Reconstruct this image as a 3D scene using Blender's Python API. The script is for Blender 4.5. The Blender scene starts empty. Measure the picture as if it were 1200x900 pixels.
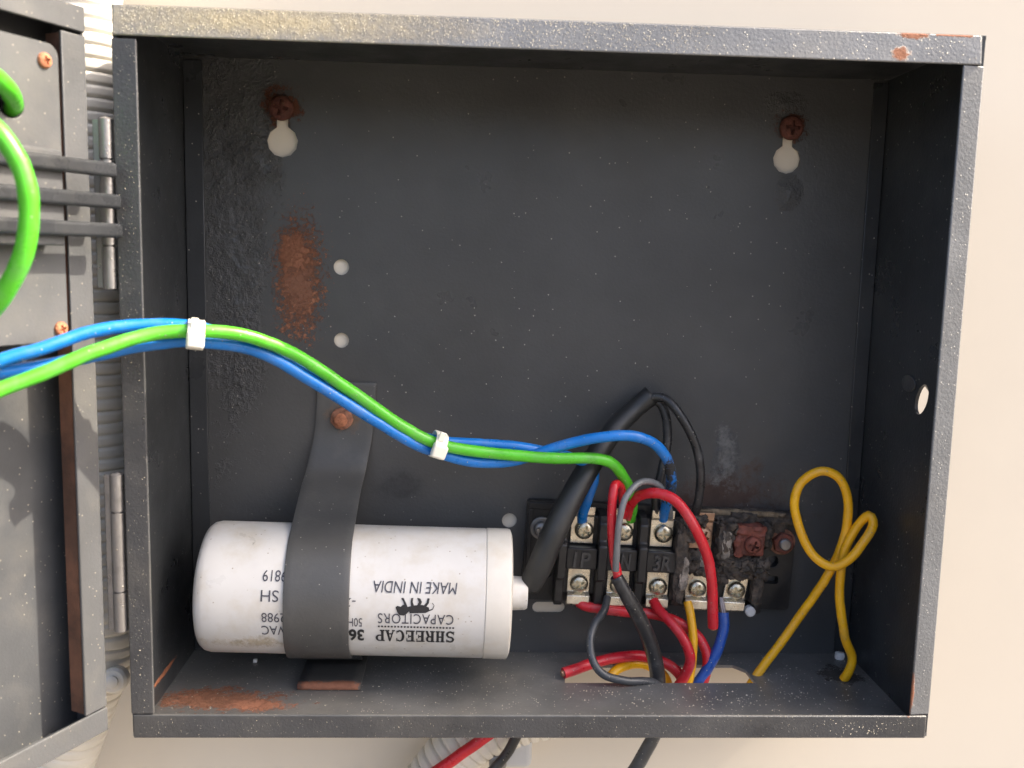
import bpy, bmesh, math, random
from mathutils import Vector, Matrix, noise

# ------------------------------------------------------------------ camera, sky, sun, exposure
scene = bpy.context.scene
COL = scene.collection
MM = 0.001
R = math.radians

cam_data = bpy.data.cameras.new("camera")
cam = bpy.data.objects.new("camera", cam_data)
COL.objects.link(cam)
_r, _u, _b = [[0.99873, -0.04443, 0.02389], [-0.01793, 0.12988, 0.99137], [-0.04715, -0.99053, 0.12892]]
cam.matrix_world = Matrix(((_r[0], _u[0], _b[0], 0.10902), (_r[1], _u[1], _b[1], -0.36918),
                           (_r[2], _u[2], _b[2], 0.15969), (0, 0, 0, 1)))
cam_data.sensor_width = 36
cam_data.lens = 33.173
cam_data.clip_start = 0.01
cam_data.clip_end = 200
cam_data.dof.use_dof = True
cam_data.dof.focus_distance = 0.345
cam_data.dof.aperture_fstop = 11
scene.camera = cam

SUN_EL, SUN_GRAZE = R(44), R(1.8)      # the sun stands to the right and almost in the plane of the wall
sun_dir = Vector((math.cos(SUN_EL) * math.cos(SUN_GRAZE), -math.cos(SUN_EL) * math.sin(SUN_GRAZE), math.sin(SUN_EL)))
sun_data = bpy.data.lights.new("sun", 'SUN')
sun_data.energy = 2.8
sun_data.angle = R(0.5)
sun_data.color = (1.0, 0.90, 0.74)
sun = bpy.data.objects.new("sun", sun_data)
sun.rotation_euler = sun_dir.to_track_quat('Z', 'Y').to_euler()
COL.objects.link(sun)

world = bpy.data.worlds.new("World")
scene.world = world
world.use_nodes = True
wn = world.node_tree
sky = wn.nodes.new('ShaderNodeTexSky')
sky.sky_type = 'NISHITA'
sky.sun_disc = False
sky.sun_elevation = SUN_EL
sky.sun_rotation = math.atan2(sun_dir.x, sun_dir.y)
sky.air_density = 0.7
sky.dust_density = 6.5
sky.ozone_density = 0.3
wn.links.new(sky.outputs[0], wn.nodes['Background'].inputs[0])
wn.nodes['Background'].inputs[1].default_value = 0.15

vs = scene.view_settings
vs.view_transform = 'Standard'
vs.look = 'None'
vs.exposure = 1.8
vs.gamma = 1.0
vs.use_curve_mapping = False
scene.cycles.use_denoising = True
scene.cycles.max_bounces = 6
scene.cycles.adaptive_threshold = 0.02

# ------------------------------------------------------------------ materials
def mat(name, col, rough=0.5, metal=0.0, spec=0.5, var=0.25, vscale=40, bump=0.2, bscale=1500, bdist=0.0003,
        rvar=0.1, blobs=(), specks=None, blister=None, coat=0.0, grime=None, trans=0.0):
    m = bpy.data.materials.new(name)
    m.use_nodes = True
    nt = m.node_tree
    N, L = nt.nodes, nt.links
    bs = N['Principled BSDF']
    geo = N.new('ShaderNodeNewGeometry')
    P = geo.outputs['Position']

    def noi(scale, detail=4, rough_=0.6, vec=None):
        n = N.new('ShaderNodeTexNoise')
        n.inputs['Scale'].default_value = scale
        n.inputs['Detail'].default_value = detail
        n.inputs['Roughness'].default_value = rough_
        L.new(vec or P, n.inputs['Vector'])
        return n.outputs['Fac']

    def rng(v, a, b, c=0.0, d=1.0):
        n = N.new('ShaderNodeMapRange')
        n.inputs[1].default_value, n.inputs[2].default_value = a, b
        n.inputs[3].default_value, n.inputs[4].default_value = c, d
        L.new(v, n.inputs[0])
        return n.outputs[0]

    def mth(op, a, b):
        n = N.new('ShaderNodeMath')
        n.operation = op
        for i, v in enumerate((a, b)):
            if isinstance(v, (int, float)):
                n.inputs[i].default_value = v
            else:
                L.new(v, n.inputs[i])
        return n.outputs[0]

    def mix(f, a, b):
        n = N.new('ShaderNodeMix')
        n.data_type = 'RGBA'
        for i, v in ((0, f), (6, a), (7, b)):
            if isinstance(v, (int, float)):
                n.inputs[i].default_value = v
            elif isinstance(v, tuple):
                n.inputs[i].default_value = (*v, 1)
            else:
                L.new(v, n.inputs[i])
        return n.outputs[2]

    def blobmask(c, r, k, nscale, soft=0.25):
        s = N.new('ShaderNodeVectorMath'); s.operation = 'SUBTRACT'
        L.new(P, s.inputs[0]); s.inputs[1].default_value = [x * MM for x in c]
        d = N.new('ShaderNodeVectorMath'); d.operation = 'DIVIDE'
        L.new(s.outputs[0], d.inputs[0]); d.inputs[1].default_value = [x * MM for x in r]
        le = N.new('ShaderNodeVectorMath'); le.operation = 'LENGTH'
        L.new(d.outputs[0], le.inputs[0])
        nn = mth('MULTIPLY', mth('SUBTRACT', noi(nscale, 6, 0.85), 0.5), k * 3.0)
        return rng(mth('ADD', le.outputs['Value'], nn), 1.0, 1.0 - soft)

    lo = tuple(c * (1 - var) for c in col)
    hi = tuple(min(1, c * (1 + var)) for c in col)
    color = mix(rng(noi(vscale), 0.3, 0.7), lo, hi)
    rgh = rng(noi(vscale * 2.3), 0.3, 0.7, max(0, rough - rvar), min(1, rough + rvar))
    height = mth('MULTIPLY', noi(bscale, 3), bump)
    if grime:                                   # (colour, amount, scale): dirt settled in clouds
        gm = rng(noi(grime[2], 6, 0.65), 0.62 - grime[1] * 0.3, 0.75)
        color = mix(mth('MULTIPLY', gm, grime[1]), color, grime[0])
    if specks:                                  # (colour, density, scale): fine dust grains stuck in the paint
        vo = N.new('ShaderNodeTexVoronoi')
        vo.inputs['Scale'].default_value = specks[2]
        L.new(P, vo.inputs['Vector'])
        wn_ = N.new('ShaderNodeTexWhiteNoise')
        L.new(vo.outputs['Position'], wn_.inputs['Vector'])
        sm = mth('MULTIPLY', rng(vo.outputs['Distance'], 0.42, 0.18), mth('LESS_THAN', wn_.outputs['Value'], specks[1]))
        color = mix(sm, color, specks[0])
        rgh = mth('MAXIMUM', rgh, mth('MULTIPLY', sm, 0.8))
        height = mth('ADD', height, mth('MULTIPLY', sm, 0.5))
    for c, r, k, ns in (blister or ()):         # blistered, flaking paint
        bm_ = blobmask(c, r, k, ns, 0.8)
        height = mth('ADD', height, mth('MULTIPLY', mth('MULTIPLY', bm_, noi(300, 3, 0.5)), 6.0))
        rgh = mth('SUBTRACT', rgh, mth('MULTIPLY', bm_, 0.08))
    for b in blobs:                             # (centre, radii, colour, noise strength, noise scale[, softness])
        c, r, bc, k, ns = b[:5]
        mk = blobmask(c, r, k, ns, b[5] if len(b) > 5 else 0.25)
        tone = mix(noi(ns * 2.5, 5, 0.7), tuple(x * 0.5 for x in bc), tuple(min(1, x * 1.5) for x in bc))
        color = mix(mk, color, tone)
        rgh = mth('MAXIMUM', rgh, mth('MULTIPLY', mk, 0.85))
        height = mth('ADD', height, mth('MULTIPLY', mth('MULTIPLY', mk, noi(ns * 2, 5, 0.7)), 1.5))
    L.new(color, bs.inputs['Base Color'])
    L.new(rgh, bs.inputs['Roughness'])
    bs.inputs['Metallic'].default_value = metal
    bs.inputs['Specular IOR Level'].default_value = spec
    bs.inputs['Coat Weight'].default_value = coat
    bs.inputs['Coat Roughness'].default_value = 0.25
    bs.inputs['Subsurface Weight'].default_value = trans
    bs.inputs['Subsurface Radius'].default_value = (0.003, 0.003, 0.003)
    bp = N.new('ShaderNodeBump')
    bp.inputs['Strength'].default_value = 1.0
    bp.inputs['Distance'].default_value = bdist
    L.new(height, bp.inputs['Height'])
    L.new(bp.outputs[0], bs.inputs['Normal'])
    return m

RUST = (0.30, 0.125, 0.068)
RUSTD = (0.10, 0.035, 0.018)
DUST = (0.34, 0.31, 0.25)
HB = 233.6            # box height, depth and width in mm
DB = 69.1
WB = 270.0

M = {}
M['wall'] = mat('wall_plaster', (0.72, 0.65, 0.535), 0.6, var=0.02, vscale=8, bump=0.12, bscale=500, bdist=0.0001,
                grime=((0.62, 0.55, 0.46), 0.25, 6))
M['ground'] = mat('pale_concrete_ground', (0.11, 0.098, 0.083), 0.85, var=0.15, vscale=2, bump=0.2, bscale=60, bdist=0.002)
M['back'] = mat('charcoal_paint_back', (0.066, 0.067, 0.067), 0.36, spec=0.4, var=0.2, vscale=14, bump=0.5, bscale=900, bdist=0.0002, rvar=0.1,
    grime=((0.115, 0.113, 0.108), 0.3, 9), specks=((0.4, 0.38, 0.33), 0.006, 1300),
    blobs=[((44.2, -1.5, 150.0), (6.8, 4, 17), (0.36, 0.155, 0.085), 2.4, 420, 0.15), ((43.6, -1.5, 151.6), (7, 4, 18), (0.22, 0.10, 0.06), 2.2, 700, 0.15), ((42.0, -1.5, 161.3), (7, 4, 9), RUST, 1.2, 420),
           ((37.6, -1.5, 215.1), (7, 4, 7), RUSTD, 1.2, 200), ((231.6, -1.5, 213.1), (6, 4, 6), RUSTD, 1.2, 200),
           ((214.2, -1.5, 61.2), (34, 4, 20), (0.07, 0.045, 0.035), 1.0, 60, 0.6),
           ((213.7, -1.5, 82.3), (5, 4, 13), (0.17, 0.165, 0.155), 1.8, 130, 0.9),
           ((83.4, -1.5, 70.1), (13, 4, 9), (0.05, 0.05, 0.05), 0.4, 60, 0.6)],
    blister=[((19.4, -1.5, 159.2), (13, 5, 75), 1.3, 60), ((28.0, -1.5, 207.0), (12, 5, 25), 1.2, 70), ((213.1, -1.5, 80.5), (6, 5, 14), 0.5, 80),
             ((231.8, -1.5, 188.9), (6, 5, 7), 0.5, 90), ((229.4, -1.5, 222.0), (8, 5, 5), 0.5, 90)])
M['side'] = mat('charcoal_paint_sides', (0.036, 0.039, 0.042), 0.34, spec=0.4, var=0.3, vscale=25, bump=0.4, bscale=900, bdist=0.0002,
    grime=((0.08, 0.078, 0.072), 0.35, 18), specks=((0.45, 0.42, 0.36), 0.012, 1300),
    blobs=[((1.5, -38, 9.0), (4, 14, 1.2), (0.30, 0.12, 0.06), 0.5, 220), ((268, -64, 12), (3, 5, 9), RUST, 1.1, 200)])
M['floor'] = mat('charcoal_paint_floor', (0.135, 0.135, 0.13), 0.38, spec=0.6, var=0.3, vscale=30, bump=0.5, bscale=900, bdist=0.0002,
    grime=((0.25, 0.235, 0.20), 0.5, 22), specks=((0.5, 0.46, 0.38), 0.05, 1300),
    blobs=[((15.3, -43.1, 1.5), (13, 7, 4), RUST, 2.0, 420, 0.15), ((23.8, -44.4, 1.5), (20, 7, 4), (0.22, 0.095, 0.05), 2.2, 200), ((36.1, -48.3, 1.5), (12, 5, 4), RUST, 1.1, 300),
           ((257.9, -21.5, 1.5), (9, 9, 4), (0.05, 0.045, 0.038), 1.0, 260)])
M['rim'] = mat('charcoal_paint_rim', (0.060, 0.061, 0.063), 0.36, var=0.2, vscale=40, bump=0.6, bscale=1100, bdist=0.0002,
    grime=((0.17, 0.16, 0.14), 0.45, 30), specks=((0.22, 0.205, 0.17), 0.05, 1700),
    blobs=[((242.6, -69.0, 226.9), (3.2, 4, 2.2), RUST, 0.8, 300), ((246.5, -69.0, 232.7), (5, 4, 1.2), RUST, 0.9, 300),
           ((259.5, -69.0, 233.1), (12, 4, 0.9), RUST, 0.7, 300), ((226.9, -69.0, 232.8), (14, 4, 0.9), RUST, 1.2, 300),
           ((262.4, -69.0, 16.5), (1.4, 4, 9), RUST, 0.6, 250)])
M['rimtop'] = mat('dusty_rim_sky_sheen', (0.19, 0.195, 0.20), 0.34, var=0.15, vscale=50, bump=0.8, bscale=1100, bdist=0.0002,  # paler base paints in the sky's reflection; dust at the left is real
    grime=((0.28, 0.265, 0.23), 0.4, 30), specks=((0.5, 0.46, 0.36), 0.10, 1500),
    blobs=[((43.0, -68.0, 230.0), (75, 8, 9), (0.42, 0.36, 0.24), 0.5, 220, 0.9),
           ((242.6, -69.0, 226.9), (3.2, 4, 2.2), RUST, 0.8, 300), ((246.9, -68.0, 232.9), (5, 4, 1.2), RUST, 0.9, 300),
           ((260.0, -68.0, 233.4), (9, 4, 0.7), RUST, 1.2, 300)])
M['rimright'] = mat('rim_paint_sky_sheen', (0.165, 0.17, 0.172), 0.34, var=0.15, vscale=50, bump=0.8, bscale=1100, bdist=0.0002,  # base colour lightened to carry the sky reflected along this rim
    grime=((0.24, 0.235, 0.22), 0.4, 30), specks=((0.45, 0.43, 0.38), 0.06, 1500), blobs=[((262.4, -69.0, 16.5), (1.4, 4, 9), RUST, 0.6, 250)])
M['door'] = mat('dusty_door_paint', (0.082, 0.084, 0.088), 0.45, var=0.15, vscale=30, bump=0.5, bscale=1100, bdist=0.00018,
    grime=((0.15, 0.142, 0.125), 0.5, 35), specks=(DUST, 0.02, 1500))
M['door_panel'] = mat('stained_door_panel_paint', (0.06, 0.063, 0.068), 0.45, var=0.2, vscale=30, bump=0.5, bscale=1100, bdist=0.00018,
    grime=((0.13, 0.122, 0.108), 0.45, 35), specks=(DUST, 0.02, 1500))
M['liprust'] = mat('rust_stained_lip', (0.10, 0.05, 0.032), 0.7, var=0.5, vscale=60, bump=0.8, bscale=800, bdist=0.0003, grime=((0.30, 0.12, 0.06), 0.7, 30))
M['strap'] = mat('dark_strap_paint', (0.075, 0.075, 0.073), 0.45, var=0.12, vscale=40, bump=0.4, bscale=1000, bdist=0.00015,
    grime=((0.15, 0.145, 0.13), 0.3, 70), specks=((0.4, 0.38, 0.33), 0.01, 1500),
    blobs=[((60, -37, 3), (15, 4, 4), (0.25, 0.105, 0.06), 0.9, 220), ((61, -4, 98), (8, 5, 7), (0.13, 0.085, 0.055), 0.9, 120, 0.6)])
M['cap'] = mat('white_plastic_can', (0.63, 0.62, 0.595), 0.36, var=0.04, vscale=50, bump=0.15, bscale=700, bdist=0.00012,
    grime=((0.47, 0.40, 0.28), 0.5, 70), specks=((0.35, 0.3, 0.24), 0.012, 1300), trans=0.05,
    blobs=[((113.6, -45.0, 64.0), (14, 14, 3), (0.42, 0.35, 0.24), 1.6, 160, 0.9), ((35.6, -45.0, 24.2), (22, 14, 3), (0.44, 0.39, 0.30), 1.6, 130, 0.9), ((89.9, -50.0, 60.7), (16, 10, 1.5), (0.48, 0.45, 0.40), 2.2, 260, 0.7), ((34.0, -45.0, 58.6), (1.2, 6, 1.5), (0.25, 0.24, 0.2), 0.8, 400)])
M['capend'] = mat('yellowed_plastic_rim', (0.62, 0.595, 0.54), 0.4, var=0.06, vscale=80, bump=0.15, bscale=700, bdist=0.00012,
    grime=((0.55, 0.42, 0.26), 0.3, 70))
M['ink'] = mat('black_printing_ink', (0.02, 0.02, 0.022), 0.5, var=0.2, vscale=600, bump=0.0)
M['inkgrey'] = mat('dark_grey_printing_ink', (0.06, 0.06, 0.075), 0.5, var=0.3, vscale=600, bump=0.0)
M['bakelite'] = mat('black_moulded_plastic', (0.015, 0.015, 0.016), 0.38, var=0.25, vscale=80, bump=0.3, bscale=1500, bdist=0.0001,
    grime=((0.065, 0.06, 0.052), 0.35, 160))
M['letter'] = mat('paler_raised_plastic', (0.05, 0.048, 0.046), 0.45, var=0.3, vscale=400, bump=0.2)  # raised letters, a little paler than their block
M['burnt'] = mat('charred_plastic', (0.042, 0.036, 0.031), 0.85, var=0.6, vscale=200, bump=1.0, bscale=900, bdist=0.0008,
    grime=((0.19, 0.145, 0.105), 0.7, 300))
M['ash'] = mat('ash_grey_burnt_edge', (0.26, 0.225, 0.185), 0.9, var=0.7, vscale=260, bump=1.0, bscale=900, bdist=0.0008)
M['tanash'] = mat('tan_baked_dust', (0.20, 0.15, 0.095), 0.95, var=0.5, vscale=260, bump=1.0, bscale=900, bdist=0.0008)
M['tin'] = mat('tinned_brass', (0.80, 0.74, 0.60), 0.3, metal=0.8, var=0.15, vscale=200, bump=0.3, bscale=900, bdist=0.0001,
    grime=((0.40, 0.26, 0.15), 0.55, 170))
M['screw'] = mat('bright_screw_metal', (0.62, 0.57, 0.44), 0.3, metal=0.95, var=0.2, vscale=300, bump=0.3, bscale=1200, bdist=0.0001,
    grime=((0.25, 0.19, 0.10), 0.5, 300))
M['rust'] = mat('rusty_steel', (0.28, 0.125, 0.075), 0.85, var=0.5, vscale=300, bump=1.0, bscale=1000, bdist=0.0005)
M['rustred'] = mat('heat_reddened_metal', (0.20, 0.062, 0.042), 0.7, metal=0.2, var=0.5, vscale=260, bump=1.0, bscale=800, bdist=0.0005,
    grime=((0.06, 0.045, 0.04), 0.55, 300))
M['rustorange'] = mat('orange_rust', (0.44, 0.17, 0.085), 0.85, var=0.35, vscale=300, bump=1.0, bscale=1000, bdist=0.0005)
M['rustdark'] = mat('dark_rust', (0.105, 0.034, 0.022), 0.8, var=0.4, vscale=300, bump=1.0, bscale=900, bdist=0.0004)
M['hinge'] = mat('worn_hinge_steel', (0.30, 0.29, 0.285), 0.36, metal=0.75, var=0.3, vscale=120, bump=0.5, bscale=1000, bdist=0.0002,
    grime=((0.10, 0.085, 0.07), 0.5, 120), specks=(DUST, 0.02, 1500))
M['dark'] = mat('cross_recess_dirt', (0.02, 0.014, 0.01), 0.9)
def wire_mat(name, col, **k):
    return mat(name, col, 0.33, var=0.12, vscale=120, bump=0.25, bscale=500, bdist=0.00015,
               grime=(tuple(min(1, c * 0.5 + 0.13) for c in col), 0.4, 160), specks=((0.4, 0.37, 0.3), 0.02, 1500), **k)
M['blue'] = wire_mat('blue_insulation', (0.006, 0.17, 0.56))
M['bluespot'] = wire_mat('blue_insulation_scorched', (0.006, 0.17, 0.56),
    blobs=[((185.2, -25.0, 84.3), (4, 8, 6), (0.03, 0.03, 0.03), 1.5, 500), ((186.9, -22.0, 74.7), (4, 8, 6), (0.03, 0.05, 0.07), 2.0, 500)])
M['bluedark'] = wire_mat('royal_blue_insulation', (0.012, 0.075, 0.36))
M['green'] = wire_mat('green_insulation', (0.085, 0.48, 0.022))
M['red'] = wire_mat('red_insulation', (0.58, 0.016, 0.028))
M['yellow'] = wire_mat('yellow_insulation', (0.95, 0.465, 0.008))
M['grey'] = wire_mat('grey_insulation', (0.17, 0.175, 0.18))
M['black'] = wire_mat('black_insulation', (0.025, 0.025, 0.026))
M['greyblack'] = wire_mat('faded_black_insulation', (0.06, 0.063, 0.066))
M['sleeve'] = mat('black_rubber_sleeve', (0.022, 0.023, 0.023), 0.42, var=0.2, vscale=60, bump=0.3, bscale=700, bdist=0.00015,
    grime=((0.06, 0.058, 0.053), 0.35, 70))
M['bar'] = mat('black_bar_plastic', (0.03, 0.032, 0.036), 0.3, var=0.2, vscale=60, bump=0.2, grime=((0.09, 0.088, 0.08), 0.35, 70))
M['copper'] = mat('oxidised_copper', (0.45, 0.28, 0.18), 0.5, metal=0.7, var=0.3, vscale=300)
M['strands'] = mat('tinned_copper_strands', (0.42, 0.36, 0.34), 0.45, metal=0.7, var=0.3, vscale=300)
M['nylon'] = mat('white_nylon', (0.82, 0.79, 0.68), 0.4, var=0.05, vscale=100, bump=0.2, bscale=700, bdist=0.0001, trans=0.1,
    grime=((0.6, 0.5, 0.34), 0.3, 120))
M['conduit'] = mat('white_corrugated_plastic', (0.76, 0.715, 0.62), 0.40, var=0.06, vscale=40, bump=0.2, bscale=600, bdist=0.00015, trans=0.05,
    grime=((0.48, 0.41, 0.30), 0.35, 40))
M['fitting'] = mat('grey_white_fitting_plastic', (0.55, 0.55, 0.54), 0.45, var=0.06, vscale=40)
M['dust'] = mat('pale_dust_grains', (0.62, 0.56, 0.44), 0.85, var=0.3, vscale=300)
M['chip'] = mat('white_plaster_chip', (0.82, 0.80, 0.76), 0.8, var=0.08, vscale=300)

# ------------------------------------------------------------------ mesh helpers (all lengths in mm)
class MB:
    def __init__(s):
        s.v, s.f = [], []
    def add(s, vs_, fs):
        o = len(s.v)
        s.v += [tuple(p) for p in vs_]
        s.f += [tuple(i + o for i in q) for q in fs]
        return s
    def box(s, a, b):
        x0, y0, z0 = a; x1, y1, z1 = b
        return s.add([(x0, y0, z0), (x1, y0, z0), (x1, y1, z0), (x0, y1, z0), (x0, y0, z1), (x1, y0, z1), (x1, y1, z1), (x0, y1, z1)],
                     [(3, 2, 1, 0), (4, 5, 6, 7), (0, 1, 5, 4), (1, 2, 6, 5), (2, 3, 7, 6), (3, 0, 4, 7)])
    def prism(s, poly, mapf, w0, w1):
        n = len(poly)
        vv = [mapf(u, v, w0) for u, v in poly] + [mapf(u, v, w1) for u, v in poly]
        return s.add(vv, [tuple(range(n - 1, -1, -1)), tuple(range(n, 2 * n))] + [(i, (i + 1) % n, n + (i + 1) % n, n + i) for i in range(n)])
    def lathe(s, prof, c, axis, n=24):              # prof: (radius, along) pairs; axis: direction
        ax = Vector(axis).normalized()
        u = ax.orthogonal().normalized(); w = ax.cross(u)
        c = Vector(c)
        vv, ff = [], []
        for r, h in prof:
            for k in range(n):
                a = 2 * math.pi * k / n
                vv.append(c + ax * h + u * (r * math.cos(a)) + w * (r * math.sin(a)))
        for i in range(len(prof) - 1):
            for k in range(n):
                k2 = (k + 1) % n
                ff.append((i * n + k, i * n + k2, (i + 1) * n + k2, (i + 1) * n + k))
        ff.append(tuple(range(n - 1, -1, -1)))
        ff.append(tuple((len(prof) - 1) * n + k for k in range(n)))
        return s.add(vv, ff)
    def tube(s, path, rad, n=14, cap=True):
        path = [Vector(p) for p in path]
        rads = rad if isinstance(rad, (list, tuple)) else [rad] * len(path)
        t0 = (path[1] - path[0]).normalized()
        u = t0.orthogonal().normalized()
        vv, ff = [], []
        prev = t0
        for i, p in enumerate(path):
            t = (path[min(i + 1, len(path) - 1)] - path[max(i - 1, 0)])
            t = t.normalized() if t.length > 1e-9 else prev
            u = (u - t * u.dot(t))
            u = u.normalized() if u.length > 1e-6 else t.orthogonal().normalized()
            w = t.cross(u)
            prev = t
            for k in range(n):
                a = 2 * math.pi * k / n
                vv.append(p + (u * math.cos(a) + w * math.sin(a)) * rads[i])
        m = len(path)
        for i in range(m - 1):
            for k in range(n):
                k2 = (k + 1) % n
                ff.append((i * n + k, i * n + k2, (i + 1) * n + k2, (i + 1) * n + k))
        if cap:
            ff.append(tuple(range(n - 1, -1, -1)))
            ff.append(tuple((m - 1) * n + k for k in range(n)))
        return s.add(vv, ff)
    def build(s, name, m, parent=None, smooth=True, bevel=0.0, seg=2, angle=35):
        me = bpy.data.meshes.new(name)
        me.from_pydata([(x * MM, y * MM, z * MM) for x, y, z in s.v], [], s.f)
        bm = bmesh.new(); bm.from_mesh(me)
        bmesh.ops.recalc_face_normals(bm, faces=bm.faces)
        bm.to_mesh(me); bm.free()
        return link(name, me, m, parent, smooth, bevel, seg, angle)

def link(name, me, m, parent=None, smooth=True, bevel=0.0, seg=2, angle=35):
    me.materials.clear()
    me.materials.append(m)
    if smooth:
        me.shade_smooth()
        me.set_sharp_from_angle(angle=R(angle))
    o = bpy.data.objects.new(name, me)
    COL.objects.link(o)
    if parent:
        o.parent = parent
    if bevel:
        b = o.modifiers.new('bevel', 'BEVEL')
        b.width = bevel * MM; b.segments = seg; b.limit_method = 'ANGLE'; b.angle_limit = R(40)
    return o

def tag(o, label=None, cat=None, group=None, kind=None):
    for k, v in (('label', label), ('category', cat), ('group', group), ('kind', kind)):
        if v:
            o[k] = v
    return o

def empty(name, loc=(0, 0, 0), rot=(0, 0, 0)):
    o = bpy.data.objects.new(name, None)
    o.empty_display_size = 0.01
    o.location = [c * MM for c in loc]
    o.rotation_euler = rot
    COL.objects.link(o)
    return o

def spline(pts, step=1.2, rads=None):
    """Catmull-Rom through the points, evenly resampled."""
    P = [Vector(p) for p in pts]
    P = [P[0] * 2 - P[1]] + P + [P[-1] * 2 - P[-2]]
    out, ro = [], []
    for i in range(1, len(P) - 2):
        a, b, c, d = P[i - 1:i + 3]
        n = max(2, int((c - b).length / step))
        for k in range(n):
            t = k / n
            out.append(0.5 * ((2 * b) + (c - a) * t + (2 * a - 5 * b + 4 * c - d) * t * t + (3 * b - a - 3 * c + d) * t ** 3))
            if rads:
                ro.append(rads[i - 1] * (1 - t) + rads[i] * t)
    out.append(P[-2])
    if rads:
        ro.append(rads[-1])
        return out, ro
    return out

def circle(c, r, n=28, rx=None):
    return [(c[0] + (rx or r) * math.cos(2 * math.pi * k / n), c[1] + r * math.sin(2 * math.pi * k / n)) for k in range(n)]

def rrect(x0, y0, x1, y1, r, n=5):
    out = []
    for cx, cy, a0 in ((x1 - r, y1 - r, 0), (x0 + r, y1 - r, 90), (x0 + r, y0 + r, 180), (x1 - r, y0 + r, 270)):
        for k in range(n + 1):
            a = R(a0 + 90 * k / n)
            out.append((cx + r * math.cos(a), cy + r * math.sin(a)))
    return out

def plate(name, outline, holes, thick, mapf, m, parent=None, bevel=0.0):
    """A flat sheet with real holes; mapf(u, v, w) gives the point in mm, w from 0 to thick."""
    cu = bpy.data.curves.new(name, 'CURVE')
    cu.dimensions = '2D'; cu.fill_mode = 'BOTH'; cu.extrude = thick / 2
    for loop in [outline] + list(holes):
        sp = cu.splines.new('POLY')
        sp.points.add(len(loop) - 1)
        for p, (u, v) in zip(sp.points, loop):
            p.co = (u, v, 0, 1)
        sp.use_cyclic_u = True
    tmp = bpy.data.objects.new(name, cu)
    COL.objects.link(tmp)
    me = bpy.data.meshes.new_from_object(tmp)
    bpy.data.objects.remove(tmp); bpy.data.curves.remove(cu)
    for v in me.vertices:
        p = mapf(v.co.x, v.co.y, v.co.z + thick / 2)
        v.co = [c * MM for c in p]
    bm = bmesh.new(); bm.from_mesh(me)
    bmesh.ops.remove_doubles(bm, verts=bm.verts, dist=1e-7)
    bmesh.ops.recalc_face_normals(bm, faces=bm.faces)
    bm.to_mesh(me); bm.free()
    me.name = name
    return link(name, me, m, parent, True, bevel)

def text_mesh(txt, bold=0.0, shear=0.0, spacing=1.0):
    """Flat lettering as (verts2d, faces), unit bounding box origin at lower left."""
    cu = bpy.data.curves.new('lettering', 'FONT')
    cu.body = txt; cu.offset = bold; cu.shear = shear; cu.space_character = spacing
    cu.resolution_u = 4
    tmp = bpy.data.objects.new('lettering', cu)
    COL.objects.link(tmp)
    me = bpy.data.meshes.new_from_object(tmp)
    bpy.data.objects.remove(tmp); bpy.data.curves.remove(cu)
    vv = [(v.co.x, v.co.y) for v in me.vertices]
    ff = [tuple(p.vertices) for p in me.polygons]
    bpy.data.meshes.remove(me)
    x0 = min(p[0] for p in vv); x1 = max(p[0] for p in vv)
    y0 = min(p[1] for p in vv); y1 = max(p[1] for p in vv)
    return [((x - x0) / (x1 - x0), (y - y0) / (y1 - y0)) for x, y in vv], ff

def lump(c, size, seed, sub=3, amp=0.35, freq=0.5):
    """A crusty irregular piece: a cubed sphere pushed about by noise."""
    bm = bmesh.new()
    bmesh.ops.create_cube(bm, size=2)
    bmesh.ops.subdivide_edges(bm, edges=bm.edges, cuts=7, use_grid_fill=True)
    mb = MB()
    bm.verts.ensure_lookup_table()
    for v in bm.verts:
        p = v.co.copy()
        q = p.lerp(p.normalized() * 1.25, 0.45)
        w = Vector((q.x * size[0], q.y * size[1], q.z * size[2])) / 2
        n = noise.noise_vector(w * freq + Vector((seed * 7.3, seed, 0))) * amp * min(size) \
            + noise.noise_vector(w * freq * 3.1 + Vector((0, seed * 3.7, 5))) * amp * 0.45 * min(size)
        mb.v.append(tuple(Vector(c) + w + n))
    mb.f = [tuple(v.index for v in f.verts) for f in bm.faces]
    bm.free()
    return mb

def cross_screw(r, h, recess=0.55, slot=0.16):
    """A domed screw head with a real cross recess; axis +Z, base at z = 0."""
    prof = [(r * 0.86, -0.4), (r, 0), (r, h * 0.35), (r * 0.93, h * 0.62), (r * 0.75, h * 0.85), (r * 0.45, h * 0.97), (r * 0.05, h)]
    mb = MB().lathe(prof, (0, 0, 0), (0, 0, 1), 28)
    cut = MB()
    a, b = r * slot, r * recess
    poly = [(a, a), (a, b), (-a, b), (-a, a), (-b, a), (-b, -a), (-a, -a), (-a, -b), (a, -b), (a, -a), (b, -a), (b, a)]
    cut.prism(poly, lambda u, v, w: (u, v, w), h * 0.25, h * 1.5)
    o1 = mb.build('head', M['screw'])
    o2 = cut.build('cut', M['screw'])
    md = o1.modifiers.new('b', 'BOOLEAN'); md.object = o2; md.operation = 'DIFFERENCE'; md.solver = 'EXACT'
    dg = bpy.context.evaluated_depsgraph_get()
    me = bpy.data.meshes.new_from_object(o1.evaluated_get(dg))
    me.name = 'screw_head'
    for o in (o1, o2):
        bpy.data.objects.remove(o)
    return me

def place_mesh(name, me, m, loc, rot=(0, 0, 0), parent=None, scale=1.0):
    d = me.copy()
    o = link(name, d, m, parent, True, 0, 2, 40)
    o.location = [c * MM for c in loc]
    o.rotation_euler = rot
    o.scale = (scale,) * 3
    return o

FACE = (R(90), 0, 0)        # turns +Z towards the viewer (-Y)

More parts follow.
